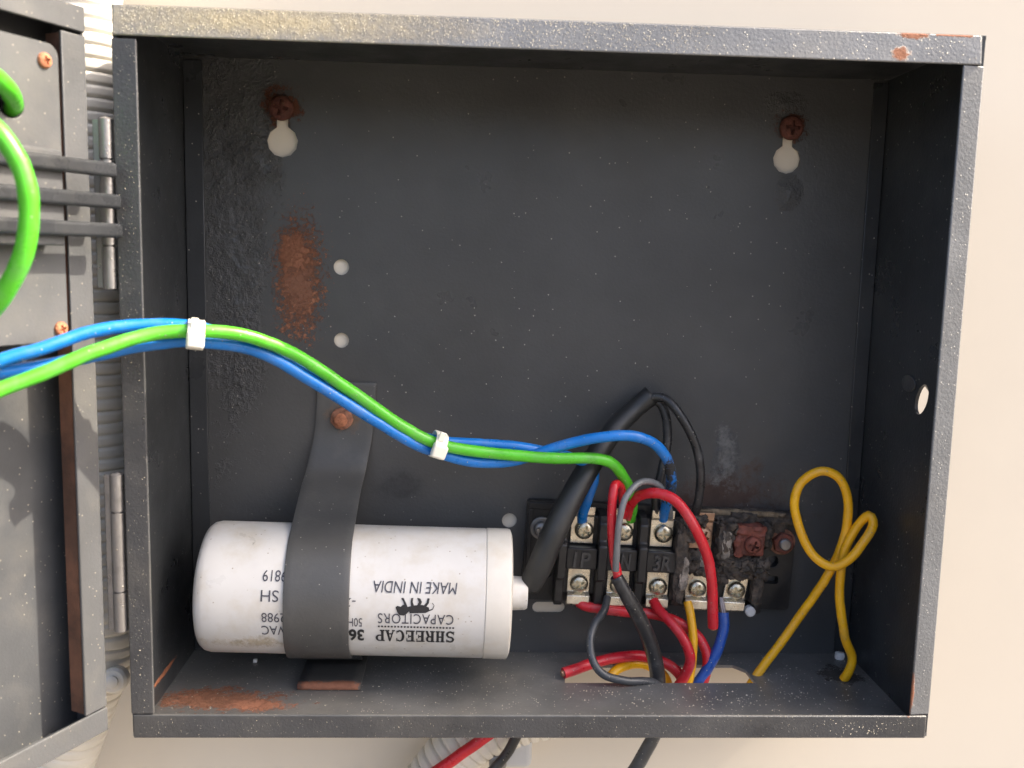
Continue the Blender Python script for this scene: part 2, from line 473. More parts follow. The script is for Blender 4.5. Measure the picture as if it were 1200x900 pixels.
# ------------------------------------------------------------------ wall
wall = MB()
NX, NZ = 48, 48
for j in range(NZ + 1):
    for i in range(NX + 1):
        x = -900 + 2100 * i / NX; z = -900 + 2100 * j / NZ
        wall.v.append((x, 0.12 * noise.noise(Vector((x * 0.006, z * 0.006, 3))), z))
for j in range(NZ):
    for i in range(NX):
        k = j * (NX + 1) + i
        wall.f.append((k, k + 1, k + NX + 2, k + NX + 1))
tag(wall.build('wall', M['wall']), kind='structure')

gm = MB()
gm.add([(-60000, -60000, -1250), (60000, -60000, -1250), (60000, 2, -1250), (-60000, 2, -1250)], [(0, 1, 2, 3)])
tag(gm.build('ground', M['ground'], smooth=False), kind='structure')

# ------------------------------------------------------------------ the metal box
BY = -1.5                                    # inner face of the back panel
box = tag(empty('metal_box', (0, 0, 0)), 'open dark grey sheet metal box screwed to the cream wall', 'metal box')
def xz(y0):                                  # a sheet parallel to the wall: u = x, v = z, w goes to the viewer
    return lambda u, v, w: (u, y0 - w, v)
def keyhole(c, r, top, half):
    out = []
    for k in range(11):
        a = R(112 + 316 * k / 10)
        out.append((c[0] + r * math.cos(a), c[1] + r * math.sin(a)))
    return out + [(c[0] + half, top), (c[0] - half, top)]
holes = [keyhole((37.8, 202.3), 5.8, 215, 2.3), keyhole((230.7, 201.2), 5.4, 214, 2.2),
         circle((59.8, 155.9), 3.0), circle((59.9, 127.7), 2.9), circle((126.8, 56.6), 3.0),
         rrect(137.0, 18.2, 150.2, 22.8, 2.25)]
plate('back_panel', [(1.5, 1.5), (WB - 1.5, 1.5), (WB - 1.5, HB - 1.5), (1.5, HB - 1.5)], holes, 1.0, xz(-0.5), M['back'], box)
# folded strips that stiffen the back panel along its two sides
MB().box((1.6, BY - 1.1, 2.7), (8.6, BY - 0.02, HB - 2.7)).build('back_fold', M['side'], box, bevel=0.35)
MB().box((WB - 7.4, BY - 1.1, 2.7), (WB - 1.6, BY - 0.02, HB - 2.7)).build('back_fold', M['side'], box, bevel=0.35)
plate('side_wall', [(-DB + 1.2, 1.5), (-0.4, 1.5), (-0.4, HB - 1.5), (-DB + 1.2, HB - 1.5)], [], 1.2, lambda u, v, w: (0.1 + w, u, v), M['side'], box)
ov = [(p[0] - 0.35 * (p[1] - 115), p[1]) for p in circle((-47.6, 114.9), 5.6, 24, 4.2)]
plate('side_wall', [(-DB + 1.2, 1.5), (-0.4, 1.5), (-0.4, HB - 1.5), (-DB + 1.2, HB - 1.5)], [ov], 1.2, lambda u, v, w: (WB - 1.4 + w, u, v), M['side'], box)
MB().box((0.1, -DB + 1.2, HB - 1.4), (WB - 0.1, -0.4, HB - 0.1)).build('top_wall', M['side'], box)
slot = [(148.0, -29.8), (221.6, -29.4), (221.0, -18), (217.2, -13.2), (151.5, -13.6), (149.5, -16)]
plate('bottom_wall', [(0.1, -DB + 1.2), (WB - 0.1, -DB + 1.2), (WB - 0.1, -0.4), (0.1, -0.4)], [slot], 1.2, lambda u, v, w: (u, v, 0.2 + w), M['floor'], box)
def tilt(mb, fn):
    mb.v = [fn(*p) for p in mb.v]
    return mb
RL, RR, RT, RB = 7.4, 7.1, 9.2, 8.1
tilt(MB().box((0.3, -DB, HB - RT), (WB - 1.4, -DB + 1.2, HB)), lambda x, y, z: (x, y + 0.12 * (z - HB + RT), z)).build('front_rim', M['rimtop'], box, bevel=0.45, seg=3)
MB().box((0.6, -DB, 0), (WB - 1.2, -DB + 1.2, RB)).build('front_rim', M['rim'], box, bevel=0.45, seg=3)
MB().box((0, -DB + 0.1, RB + 0.3), (RL, -DB + 1.2, HB - RT - 0.9)).build('front_rim', M['rim'], box, bevel=0.4, seg=3)
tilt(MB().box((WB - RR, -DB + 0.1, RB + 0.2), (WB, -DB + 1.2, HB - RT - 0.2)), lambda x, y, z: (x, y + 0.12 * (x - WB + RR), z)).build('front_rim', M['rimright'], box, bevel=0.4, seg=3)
# the disc punched into the right wall beside its oval hole
fl = MB().prism(circle((0, 0), 3.0, 18, 5.2), lambda u, v, w: (WB - 1.5 - w, -38 + u, 119.4 + v), 0, 0.6)
fl.build('knockout_disc', M['rim'], box, bevel=0.2)
MB().prism([(WB - 0.1, 121.6), (WB + 6.2, 113.6), (WB + 6.8, 114.2), (WB - 0.1, 123)], lambda u, v, w: (u, w, v), -52.5, -42.5).build('added_sun_flap', M['side'], box, bevel=0.2)  # unseen flap added outside the hole to keep a sun spot off the floor
# hinges between box and door
for z0, z1, x in ((147.8, 200.3, -2.9), (36.3, 89.5, -2.9)):
    h = MB()
    a, b = z0 + (z1 - z0) * 0.26, z0 + (z1 - z0) * 0.76
    h.lathe([(1.5, z0), (2.2, z0 + 0.5), (2.2, a - 0.35), (1.5, a - 0.2), (1.5, a + 0.2), (2.2, a + 0.35), (2.2, b - 0.35), (1.5, b - 0.2), (1.5, b + 0.2),
             (2.2, b + 0.35), (2.2, z1 - 0.5), (1.5, z1)], (x, -DB + 1.6, 0), (0, 0, 1), 20)
    hk = h.build('hinge', M['hinge'], box)
    MB().box((-6.9, -DB + 1.2, z0 + 0.6), (x - 1.6, -DB + 2.2, z1 - 0.6)).build('hinge_leaf', M['hinge'], hk, bevel=0.25)
    MB().lathe([(0.9, z1 - 0.1), (0.9, z1 + 0.15), (0.5, z1 + 0.3)], (x, -DB + 1.6, 0), (0, 0, 1), 14).build('hinge_pin', M['hinge'], hk)
# ------------------------------------------------------------------ the door, standing open to the left (local: x along the door, y out of its inner face)
door = empty('door', (-7.5, -DB, 0), (0, 0, math.atan2(-0.891, -0.454)))
door.parent = box
DW = 150
MB().box((0, -14, 3.0), (DW, -13, 232)).build('door_panel', M['door_panel'], door)
MB().box((0, -12.95, 3.0), (1.0, -1.05, 232)).build('door_edge', M['door'], door)
MB().box((1.05, -12.95, 231), (DW, -1.05, 232)).build('door_edge', M['door'], door)
MB().box((1.05, -12.95, 3.0), (DW, -1.05, 4)).build('door_edge', M['door'], door)
MB().box((0.1, -1, 11.4), (8.7, 0, 223.6)).build('door_lip', M['door'], door, bevel=0.35)
MB().box((0, -1, 224.6), (DW, 0.05, 232)).build('door_lip', M['door'], door, bevel=0.35)
MB().box((0, -1, 3.0), (DW, 0.05, 11.0)).build('door_lip', M['door'], door, bevel=0.35)
MB().box((7.7, -6.5, 12), (8.6, -1.05, 223)).build('lip_return', M['liprust'], door)
dm = lambda y0: (lambda u, v, w: (u, y0 + w, v))
plate('mounting_plate', rrect(10.4, 132.6, 130, 218.8, 3.5), [circle((26.6, 200.0), 4.2)], 2.0, dm(-1.5), M['door'], door, bevel=0.3)
scr = cross_screw(1.0, 0.6)
for s_, z_ in ((15.3, 213.6), (13.2, 136.4)):
    o = place_mesh('screw', scr, M['rustorange'], (s_, 0.5, z_), (R(-90), R(20), 0), door, 2.2)
for z_, dz, e_ in ((184.0, 0.3, -0.4), (174.7, -0.2, -1.7), (166.0, 0.2, -2.0)):
    MB().box((e_, 8.7, z_ - 2.2), (130, 11.4, z_ + 2.2)).build('bar', M['bar'], door, bevel=1.1, seg=4)
MB().box((17, 0.55, 161), (130, 8.6, 188)).build('bar_holder', M['door'], door, bevel=0.6)

# ------------------------------------------------------------------ screws that hold the box to the wall
big = cross_screw(1.0, 0.55, 0.62, 0.15)
for c, lab, t in (((37.7, -2.2, 214.4), 'dark rusty cross-head screw in the keyhole nearer the box hinges', 12),
                  ((231.4, -2.2, 213.0), 'dark rusty cross-head screw in the keyhole farther from the box hinges', 4)):
    o = place_mesh('mounting_screw', big, M['rustdark'], c, (R(90), R(t), 0), None, 4.6)
    tag(o, lab, 'screw', 'screws hanging the box on the wall')

# ------------------------------------------------------------------ capacitor
CY, CZ, CR = -27.5, 37.0, 23.8
capa = tag(empty('capacitor', (70, CY, CZ - CR), (0, R(1.1), 0)), 'white plastic cylinder capacitor with upside down print lying at the box floor', 'capacitor')
inv = (-70, -CY, -(CZ - CR))
def capbuild(mb, name, m, parent=capa, **k):
    loc = inv if parent is capa else (0, 0, 0)
    mb.v = [(x + inv[0], y + inv[1], z + inv[2]) for x, y, z in mb.v]
    return mb.build(name, m, parent, **k)
prof = [(2, 14.0), (20.3, 14.0), (22.2, 14.6), (23.3, 15.9), (CR, 18.0)] + [(CR, 18 + k * 5) for k in range(1, 19)] + [(CR, 115.9), (23.55, 116.2)]
capbuild(MB().lathe(prof, (0, CY, CZ), (1, 0, 0), 96), 'can', M['cap'])
capbuild(MB().lathe([(23.5, 116.1), (23.95, 116.5), (24.0, 124.2), (23.7, 125.2), (22.2, 125.8), (6, 125.8)], (0, CY, CZ), (1, 0, 0), 96), 'end_cap', M['capend'])
capbuild(MB().lathe([(6.6, 125.6), (6.4, 126.2), (6.1, 131.6), (5.6, 132.4), (3, 132.5)], (0, CY, CZ), (1, 0, 0), 32), 'outlet_spout', M['cap'])
def on_can(x, deg, r=CR + 0.2):
    a = R(deg)
    return (x, CY - r * math.cos(a), CZ + r * math.sin(a))
def ink(vv, ff, name, m):
    mb = MB()
    mb.v = [on_can(x, d) for x, d in vv]
    mb.f = ff
    return capbuild(mb, name, m, smooth=False)
def can_text(txt, x0, x1, d_top, d_bot, m='ink', **k):
    """Print standing on its head: reading direction -x, letter tops towards lower angle d_bot."""
    vv, ff = text_mesh(txt, **k)
    return ink([(x1 + (x0 - x1) * u, d_top + (d_bot - d_top) * v) for u, v in vv], ff, 'lettering', M[m])
# heavy slab-serif letters for the maker's name, each a handful of strokes on a 10 x 12 grid
def rect(a, b, c, d): return [(a, b), (c, b), (c, d), (a, d)]
def arc(cx, cy, rx, ry, a0, a1, t, ty=None, n=8):
    ty = ty or t * 0.6
    o_ = [(cx + rx * math.cos(R(a0 + (a1 - a0) * k / n)), cy + ry * math.sin(R(a0 + (a1 - a0) * k / n))) for k in range(n + 1)]
    i_ = [(cx + (rx - t) * math.cos(R(a0 + (a1 - a0) * k / n)), cy + (ry - ty) * math.sin(R(a0 + (a1 - a0) * k / n))) for k in range(n + 1)]
    return [[o_[k], o_[k + 1], i_[k + 1], i_[k]] for k in range(n)]
SL = {
 'H': [rect(1.2, 0, 3.8, 12), rect(6.2, 0, 8.8, 12), rect(3.8, 5.3, 6.2, 6.8), rect(0.3, 0, 1.2, 1.3), rect(3.8, 0, 4.7, 1.3), rect(5.3, 0, 6.2, 1.3), rect(8.8, 0, 9.7, 1.3),
       rect(0.3, 10.7, 1.2, 12), rect(3.8, 10.7, 4.7, 12), rect(5.3, 10.7, 6.2, 12), rect(8.8, 10.7, 9.7, 12)],
 'E': [rect(1.3, 0, 4.0, 12), rect(0.3, 0, 1.3, 1.3), rect(0.3, 10.7, 1.3, 12), rect(4.0, 0, 9.2, 1.4), rect(4.0, 10.6, 8.8, 12), rect(4.0, 5.3, 6.6, 6.7), rect(8.0, 1.4, 9.2, 4), rect(7.8, 8.2, 8.8, 10.6), rect(6.0, 4.2, 7.0, 7.8)],
 'P': [rect(1.3, 0, 4.0, 12), rect(0.3, 0, 1.3, 1.3), rect(4.0, 0, 5.2, 1.3), rect(0.3, 10.7, 1.3, 12), rect(4.0, 10.7, 6, 12), rect(4.0, 4.8, 6, 6.2)] + arc(6, 8.4, 3.6, 3.6, -90, 90, 2.4, 1.4),
 'R': [rect(1.3, 0, 4.0, 12), rect(0.3, 0, 1.3, 1.3), rect(4.0, 0, 5.0, 1.3), rect(0.3, 10.7, 1.3, 12), rect(4.0, 10.7, 6, 12), rect(4.0, 5.2, 6, 6.6), [(5.4, 5.3), (7.8, 5.6), (9.4, 1.3), (9.9, 0), (7.4, 0)]] + arc(6, 8.6, 3.3, 3.4, -90, 90, 2.4, 1.4),
 'C': arc(5.4, 6, 4.9, 6.2, 50, 310, 2.7, 1.4, 14) + [rect(7.9, 8, 8.9, 11.8), rect(7.9, 0.6, 8.7, 3.4)],
 'A': [[(0.9, 0), (2.1, 0), (5.6, 10), (4.6, 12)], [(4.6, 12), (6.2, 12), (9.6, 0), (6.6, 0)], rect(2.6, 3.2, 7.2, 4.5), rect(0, 0, 3.0, 1.2), rect(5.6, 0, 10, 1.2)],
 'S': arc(4.9, 8.7, 4.2, 3.4, 20, 270, 2.2, 1.6, 10) + arc(5.0, 3.4, 4.3, 3.6, -160, 90, 2.3, 1.7, 10) + [rect(7.9, 8.4, 8.8, 11.8), rect(0.9, 0.2, 1.8, 3.6)],
}
vv, ff = [], []
xw = (105.9 - 77.8) / 8
for i, ch in enumerate('SHREECAP'):
    for poly in SL[ch]:
        o_ = len(vv)
        vv += [(105.9 - xw * (i + (u / 10) * 0.97), -15.2 - 12.6 * (v / 12)) for u, v in poly]
        ff.append(tuple(range(o_, o_ + len(poly))))
ink(vv, ff, 'lettering', M['ink'])
can_text('36', 68.7, 74.0, -15.2, -28.2, bold=0.035)
vv, ff = [], []
for k in range(24):
    x = 79.2 + 26 * k / 23
    o_ = len(vv)
    vv += [(x - 0.32, -11.0), (x + 0.32, -11.0), (x + 0.32, -12.6), (x - 0.32, -12.6)]
    ff.append((o_, o_ + 1, o_ + 2, o_ + 3))
ink(vv, ff, 'lettering', M['ink'])
can_text('CAPACITORS', 78.8, 105.2, 0.2, -8.8, 'inkgrey', spacing=1.1)
can_text('MAKE IN INDIA', 76.8, 106.1, 27.0, 17.4, 'inkgrey', shear=0.12)
can_text('50Hz', 66.9, 73.4, -4.6, -12.6, 'inkgrey')
can_text('-25', 64.6, 71.0, 12.4, 4.6, 'inkgrey', shear=0.1)
can_text('VAC', 38.5, 46.4, -14.0, -23.4, 'inkgrey')
can_text('12988', 38.6, 48.3, -2.0, -10.4, 'inkgrey')
can_text('P SH', 38.2, 48.6, 17.0, 7.4, 'inkgrey')
can_text('9819', 38.4, 46.6, 33.6, 24.0, 'inkgrey')
lion = [[(84.85, 5.5), (85.47, 6.8), (86.66, 6.1), (87.44, 8.0), (89.27, 6.1), (89.61, 2.6), (88.83, 0.3), (87.73, -1.4), (86.30, -1.0), (85.50, 1.6)],
        [(89.04, 6.1), (91.01, 7.5), (94.17, 8.1), (96.41, 6.2), (96.74, 3.1), (95.40, 1.4), (92.63, 1.1), (89.86, 0.7)],
        [(86.68, 13.1), (87.47, 13.7), (88.46, 9.4), (89.04, 6.1), (88.01, 6.1), (87.50, 10.3)],
        [(90.16, 13.5), (90.95, 13.7), (90.75, 10.4), (91.33, 6.9), (90.22, 6.1), (90.03, 10.3)],
        [(92.22, 13.8), (93.33, 13.4), (93.99, 10.4), (93.39, 7.0), (92.28, 7.3), (92.88, 10.4)],
        [(95.87, 13.8), (96.66, 13.5), (96.38, 9.5), (95.37, 6.2), (94.42, 7.0), (95.58, 10.1)],
        [(96.43, 2.8), (97.85, 4.3), (97.68, 5.1), (96.42, 3.7)], [(97.85, 4.3), (98.38, 7.6), (98.14, 7.8), (97.68, 5.1)], [(98.38, 7.6), (97.72, 10.1), (97.49, 9.7), (98.14, 7.8)]]
vv, ff = [], []
for poly in lion:
    o_ = len(vv)
    vv += poly
    ff.append(tuple(range(o_, o_ + len(poly))))
ink(vv, ff, 'emblem', M['ink'])

# ------------------------------------------------------------------ strap over the capacitor
strap = tag(empty('strap', (60, BY, 97)), 'dark metal strap bent over the white capacitor and bolted to the back panel', 'strap')
sr = CR + 0.75
prof = [(BY - 0.75, 111.5, 62.2), (BY - 0.75, 97.0, 61.4), (BY - 1.2, 90.0, 60.7), (BY - 3.0, 83.5, 59.6), (BY - 7.0, 77.3, 58.7), (BY - 14.0, 72.6, 58.0), (BY - 24.0, 66.2, 57.6)]
for d in range(66, -96, -6):
    a = R(d)
    prof.append((CY - sr * math.cos(a), CZ + sr * math.sin(a), 57.4 + 0.5 * math.sin(R((66 - d) * 1.5)) if d > 0 else 57.4 + 0.5 * math.sin(R(99)) - 1.2 * (-d / 90)))
prof += [(CY + 6, 10.2, 56.8), (CY + 12, 6.0, 57.5), (CY + 15, 3.0, 58.5)]
sp = spline(prof, 1.6)
rib = MB()
NW = 8
for y, z, xc in [(p.x, p.y, p.z) for p in sp]:
    for k in range(NW + 1):
        x = xc - 11.4 + 22.8 * k / NW
        rib.v.append((x - 60, y - BY, z - 97))
for i in range(len(sp) - 1):
    for k in range(NW):
        q_ = i * (NW + 1) + k
        rib.f.append((q_, q_ + 1, q_ + NW + 2, q_ + NW + 1))
o = rib.build('band', M['strap'], strap)
sd = o.modifiers.new('solid', 'SOLIDIFY'); sd.thickness = 0.9 * MM; sd.offset = 0
b = o.modifiers.new('bevel', 'BEVEL'); b.width = 0.25 * MM; b.segments = 2; b.limit_method = 'ANGLE'; b.angle_limit = R(50)
foot = MB()
fp = [(-8, 2.4), (-20, 2.4), (-31, 2.6), (-34.4, 3.3), (-35.8, 3.0), (-36.6, 1.6)]
for y, z in fp:
    for k in range(7):
        foot.v.append((48.4 + 23.2 * k / 6 + (y + 36) * -0.01 - 60, y - BY, z - 97))
for i in range(len(fp) - 1):
    for k in range(6):
        q_ = i * 7 + k
        foot.f.append((q_, q_ + 1, q_ + 8, q_ + 7))
o = foot.build('foot', M['strap'], strap, angle=60)
sd = o.modifiers.new('solid', 'SOLIDIFY'); sd.thickness = 1.1 * MM; sd.offset = 0
o['label'] = 'rusty folded end of the strap on the box floor'
rv = MB().lathe([(4.0, 0), (4.3, 0.3), (4.2, 1.1), (3.7, 1.5), (2.5, 1.7)], (0.3, -1.2, 0.2), (0, -1, 0), 36)
rv.v = [tuple(Vector(p) + noise.noise_vector(Vector(p) * 0.9) * 0.45) for p in rv.v]
o = rv.build('rivet', M['rust'], strap)
rv2 = MB().lathe([(2.7, 0), (2.6, 0.6), (2.0, 1.1), (0.4, 1.3)], (-0.1, -2.6, -0.3), (0, -1, 0), 20)
rv2.v = [tuple(Vector(p) + noise.noise_vector(Vector(p) * 1.1) * 0.35) for p in rv2.v]
rv2.build('rivet_head', M['rustorange'], o)

# ------------------------------------------------------------------ terminal block (local: x along, z up, -y to the viewer)
tb = tag(empty('terminal_block', (185.9, BY - 0.05, 44.0), (0, R(2.1), 0)), 'black screw terminal block with burnt right end on the back panel', 'terminal block')
lx = lambda u, v, w: (u, -w, v)
PITCH = 15.7
plate('base', rrect(-53, -20.5, 56, 20.2, 1.5), [circle((47.4, -0.2), 2.6, 18), rrect(44.2, -9.6, 50.6, -6.4, 0.8), circle((-43.6, -9.3), 2.0, 16)], 4.0, lx, M['bakelite'], tb, bevel=0.35)
MB().box((-40.6, -9, -15.5), (40.6, -4.02, 16.5)).build('rail', M['bakelite'], tb, bevel=0.5)
# raised frame line round the left mounting ear
for a, b in (((-52.4, -4.9, 17.0), (-40.8, -4.0, 19.6)), ((-52.4, -4.9, -19.8), (-50.6, -4.0, 16.9))):
    MB().box(a, b).build('ear_frame', M['bakelite'], tb, bevel=0.3)
barr = [(-19.5, 4.1), (-19.5, 11.5), (-17.6, 13.2), (-8.5, 13.2), (-7.0, 17.4), (6.5, 17.4), (8.2, 15.2), (15.0, 15.2), (17.8, 12.5), (18.6, 4.1)]
def barrier(u, m, t=3.4, poly=barr):
    mb = MB().prism(poly, lambda a, b, w: (u + w, -b, a), -t / 2, t / 2)
    return mb.build('barrier', m, tb, bevel=0.5)
for k in range(3):
    barrier((k - 2.5) * PITCH, M['bakelite'])
def clamp_up(u, m):
    prof_ = [(5.6, 9.1), (17.0, 9.3), (17.9, 10.2), (20.4, 10.6), (20.4, 11.6), (17.4, 11.3), (16.4, 10.4), (5.6, 10.3)]
    return MB().prism(prof_, lambda a, b, w: (u + w, -b, a), -4.5, 4.5).build('clamp', m, tb, bevel=0.2)
def clamp_lo(u, m, tilt=0):
    prof_ = [(-4.2, 9.1), (-4.2, 10.3), (-14.0, 10.4), (-15.2, 12.4), (-18.4, 12.6), (-19.6, 10.6), (-19.6, 9.2), (-18.6, 9.0), (-17.8, 11.2), (-15.6, 11.0), (-14.6, 9.1)]
    return MB().prism(prof_, lambda a, b, w: (u + w + tilt * (a + 11), -b, a), -4.4, 4.4).build('clamp', m, tb, bevel=0.2)
ts = cross_screw(1.0, 0.75, 0.6, 0.14)
for k in range(5):
    u = (k - 2) * PITCH
    if k < 4:
        c = clamp_up(u, M['tin'] if k < 3 else M['copper'])
        o = place_mesh('clamp_screw', ts, M['screw'] if k < 3 else M['copper'], (u + 0.6, -10.3, 11.2), (R(90), R(23 + 31 * k), 0), c, 3.7)
    c = clamp_lo(u, M['tin'], 0.12 if k == 4 else 0)
    place_mesh('clamp_screw', ts, M['screw'], (u + 0.2, -10.3, -10.6), (R(90), R(50 + 47 * k), 0), c, 3.6)
    if k < 3:
        lb = MB().box((u - 6.1, -15.0, -3.6), (u + 6.1, -9.02, 5.0)).build('label_block', M['bakelite'], tb, bevel=0.5)
        vv, ff = text_mesh(('1P', '2N', '3R')[k], bold=0.02, shear=0.08)
        lt = MB()
        n0 = len(vv)
        lt.v = [(u - 3.4 + 6.8 * a, -15.8, -2.6 + 6.2 * b) for a, b in vv] + [(u - 3.4 + 6.8 * a, -14.9, -2.6 + 6.2 * b) for a, b in vv]
        edges = {}
        for f_ in ff:
            for i in range(len(f_)):
                e_ = (f_[i], f_[(i + 1) % len(f_)])
                edges[e_] = 1
        lt.f = list(ff) + [(a, b, b + n0, a + n0) for a, b in edges if (b, a) not in edges]
        lt.build('lettering', M['letter'], lb, smooth=False)
# the burnt end: charred stumps of barriers and label blocks, reddened clamp
def crust(name, c, size, seed, m, **k):
    return lump(c, size, seed, **k).build(name, M[m], tb, angle=50)
crust('charred_barrier', (7.6, -9.5, 0), (4.6, 12, 32), 1, 'burnt', amp=0.3)
crust('ash_edge', (9.0, -14.0, -3.5), (3.0, 5, 13), 2, 'ash', amp=0.3)
crust('charred_barrier', (24.6, -9.5, 9.5), (6.0, 12, 15), 3, 'burnt', amp=0.25)
crust('charred_block', (14.5, -8, 0.2), (7, 8, 9), 5, 'burnt', amp=0.25)
crust('ash_edge', (17.0, -10.5, 1.0), (2.4, 3, 6), 12, 'ash', amp=0.3)
crust('ash_edge', (30, -6.4, 19.8), (38, 2.2, 2.0), 31, 'tanash', amp=0.3)
crust('ash_edge', (24.6, -15.0, 9.0), (3.4, 2.5, 11), 32, 'ash', amp=0.3)
crust('ash_edge', (6.2, -15.0, 8.0), (2.2, 3, 10), 33, 'burnt', amp=0.3)
MB().box((28.8, -14.6, 4.6), (40.2, -6, 16.6)).build('reddened_clamp', M['rustred'], tb, bevel=0.9)
crust('rust_scale', (34.0, -13.6, 15.0), (12, 3.4, 4), 6, 'rustred', amp=0.3)
crust('rust_scale', (29.8, -13.6, 9.0), (3.2, 3.4, 9), 16, 'rustred', amp=0.3)
place_mesh('clamp_screw', ts, M['rustred'], (35.2, -14.5, 9.4), (R(90), R(20), 0), tb, 3.4)
crust('charred_block', (31.0, -9.5, -1.0), (14, 9, 9), 7, 'burnt', amp=0.22)
crust('charred_barrier', (39.6, -9.0, -6), (4.2, 10, 20), 8, 'burnt', amp=0.25)
crust('charred_barrier', (39.8, -9.0, -16), (3.6, 8, 7), 9, 'bakelite', amp=0.12)
crust('charred_base_edge', (34, -4.6, 18.2), (42, 4.4, 5), 10, 'burnt', amp=0.25)
crust('charred_base_edge', (43, -4.4, 15.5), (16, 3, 8), 14, 'burnt', amp=0.25)
crust('charred_stump', (22.6, -8.0, -11), (3.6, 8, 12), 11, 'burnt', amp=0.25)
for i_, (c_, sz_) in enumerate((((25.6, -12.0, 15.5), (5, 7, 5)), ((42.6, -8.0, 12.0), (3.6, 7, 10)), ((26.0, -12.0, 3.0), (5, 7, 5)), ((36.0, -12.5, 0.2), (9, 6, 5)),
                                ((13.0, -9.5, 17.0), (9, 6, 4.5)), ((33.0, -8.5, 18.6), (10, 4, 3)), ((24.0, -11.0, -3.0), (5, 7, 8)), ((10.0, -12.5, 14.0), (4, 6, 9)),
                                ((18.0, -11.0, -3.2), (8, 5, 3.4)), ((40.0, -12.5, -1.0), (5, 6, 7)))):
    crust('char_lump', c_, sz_, 50 + i_ * 3, 'burnt', amp=0.42, freq=0.45)
MB().lathe([(1.6, 0), (2.1, 0.6), (2.1, 3), (1.5, 3.6)], (37.6, -10, -18.5), (0, -1, 0), 16).build('melted_bead', M['fitting'], tb)
nut = MB().lathe([(5.2, 0), (5.4, 0.3), (5.4, 1.2), (5.0, 1.6)], (50.2, -4.0, 8.4), (0, -1, 0), 28).build('washer', M['rust'], tb)
MB().lathe([(4.3, 1.5), (4.4, 1.8), (4.4, 3.6), (3.9, 4.1)], (50.2, -4.0, 8.4), (0, -1, 0), 6).build('nut', M['rustred'], nut)
MB().lathe([(2.4, 4.0), (2.4, 5.6), (1.9, 6.1), (0.3, 6.2)], (50.2, -4.0, 8.4), (0, -1, 0), 20).build('bolt_end', M['hinge'], nut)
wsh = MB().lathe([(4.6, 0), (4.6, 1.0), (4.2, 1.3)], (-46.8, -4.0, 9.2), (0, -1, 0), 24).build('washer', M['hinge'], tb)
place_mesh('screw', ts, M['hinge'], (-46.8, -5.2, 9.2), (R(90), R(30), 0), wsh, 3.3)

# ------------------------------------------------------------------ wires
def wire(name, pts, r, m, label, group, core=None, step=1.2):
    p = spline(pts, step)
    sd_ = pts[0][0] + pts[0][2]
    p = [q + noise.noise_vector(q * 0.06 + Vector((sd_, 0, 0))) * 0.35 + noise.noise_vector(q * 0.2) * 0.1 for q in p]
    o = MB().tube(p, [r * (1 + 0.035 * noise.noise(q * 0.25)) for q in p], 16).build(name, M[m], None, angle=60)
    tag(o, label, 'wire', group)
    for e in (core or ''):
        a, b = (p[0], p[1]) if e == 's' else (p[-1], p[-2])
        d = (a - b).normalized()
        MB().tube([a - d * 0.5, a + d * 0.9], r * 0.55, 10).build('copper_core', M['copper'], o)
    return o
G1 = 'wires running from the door to the terminal block'
wire('blue_wire', [(-29.9, -112.0, 122.3), (-22.5, -106.0, 128.0), (-12.2, -98.0, 131.7), (-1.4, -89.0, 136.1), (10.6, -81.0, 138.0), (25.1, -75.0, 137.1), (38.3, -64.0, 131.7), (53.0, -55.0, 122.9), (69.0, -48.0, 111.3), (86.0, -41.0, 99.6), (98.8, -36.0, 95.5), (113.2, -33.0, 93.9), (127.2, -31.0, 92.8), (140.1, -28.0, 90.1), (150.1, -24.0, 86.9), (156.3, -22.0, 83.2), (157.5, -21.0, 78.4), (155.8, -19.0, 71.2), (154.5, -15.0, 64.1), (154.8, -11.0, 58.9)], 1.95, 'blue',
     'blue wire leading to the terminal marked 1P', G1)
wire('blue_wire', [(-32.1, -108.0, 120.1), (-24.6, -102.0, 124.7), (-13.7, -95.0, 126.5), (-1.2, -87.0, 129.1), (11.1, -79.0, 131.9), (24.7, -74.0, 132.8), (41.5, -66.0, 129.2), (58.9, -57.0, 118.2), (75.0, -50.0, 106.4), (89.2, -44.0, 96.6), (98.9, -40.0, 92.0), (110.2, -37.0, 88.4), (123.2, -34.0, 87.6), (132.6, -32.0, 89.3), (145.7, -33.0, 94.1), (157.8, -35.0, 97.5), (168.9, -34.0, 97.8), (178.4, -31.0, 94.2), (184.3, -27.0, 86.4), (186.6, -23.0, 76.6), (186.3, -17.0, 67.7), (186.8, -11.0, 60.7)], 2.0, 'bluespot',
     'blue wire with a scorched bend arching down to the terminal marked 3R', G1)
wire('green_wire', [(-27.0, -118.0, 115.3), (-19.3, -111.0, 120.8), (-9.0, -103.0, 125.8), (2.8, -94.0, 131.6), (13.2, -85.0, 135.3), (26.2, -79.0, 136.4), (40.0, -71.0, 134.5), (54.0, -61.0, 127.3), (69.6, -53.0, 115.5), (86.3, -46.0, 102.3), (99.0, -42.0, 95.4), (116.2, -38.0, 91.8), (137.9, -35.0, 89.3), (155.4, -32.0, 88.9), (163.8, -29.0, 85.9), (170.1, -24.0, 77.3), (173.1, -18.0, 69.2), (174.0, -11.0, 60.5)], 2.1, 'green',
     'green wire tied between the blue ones leading to the block', G1)
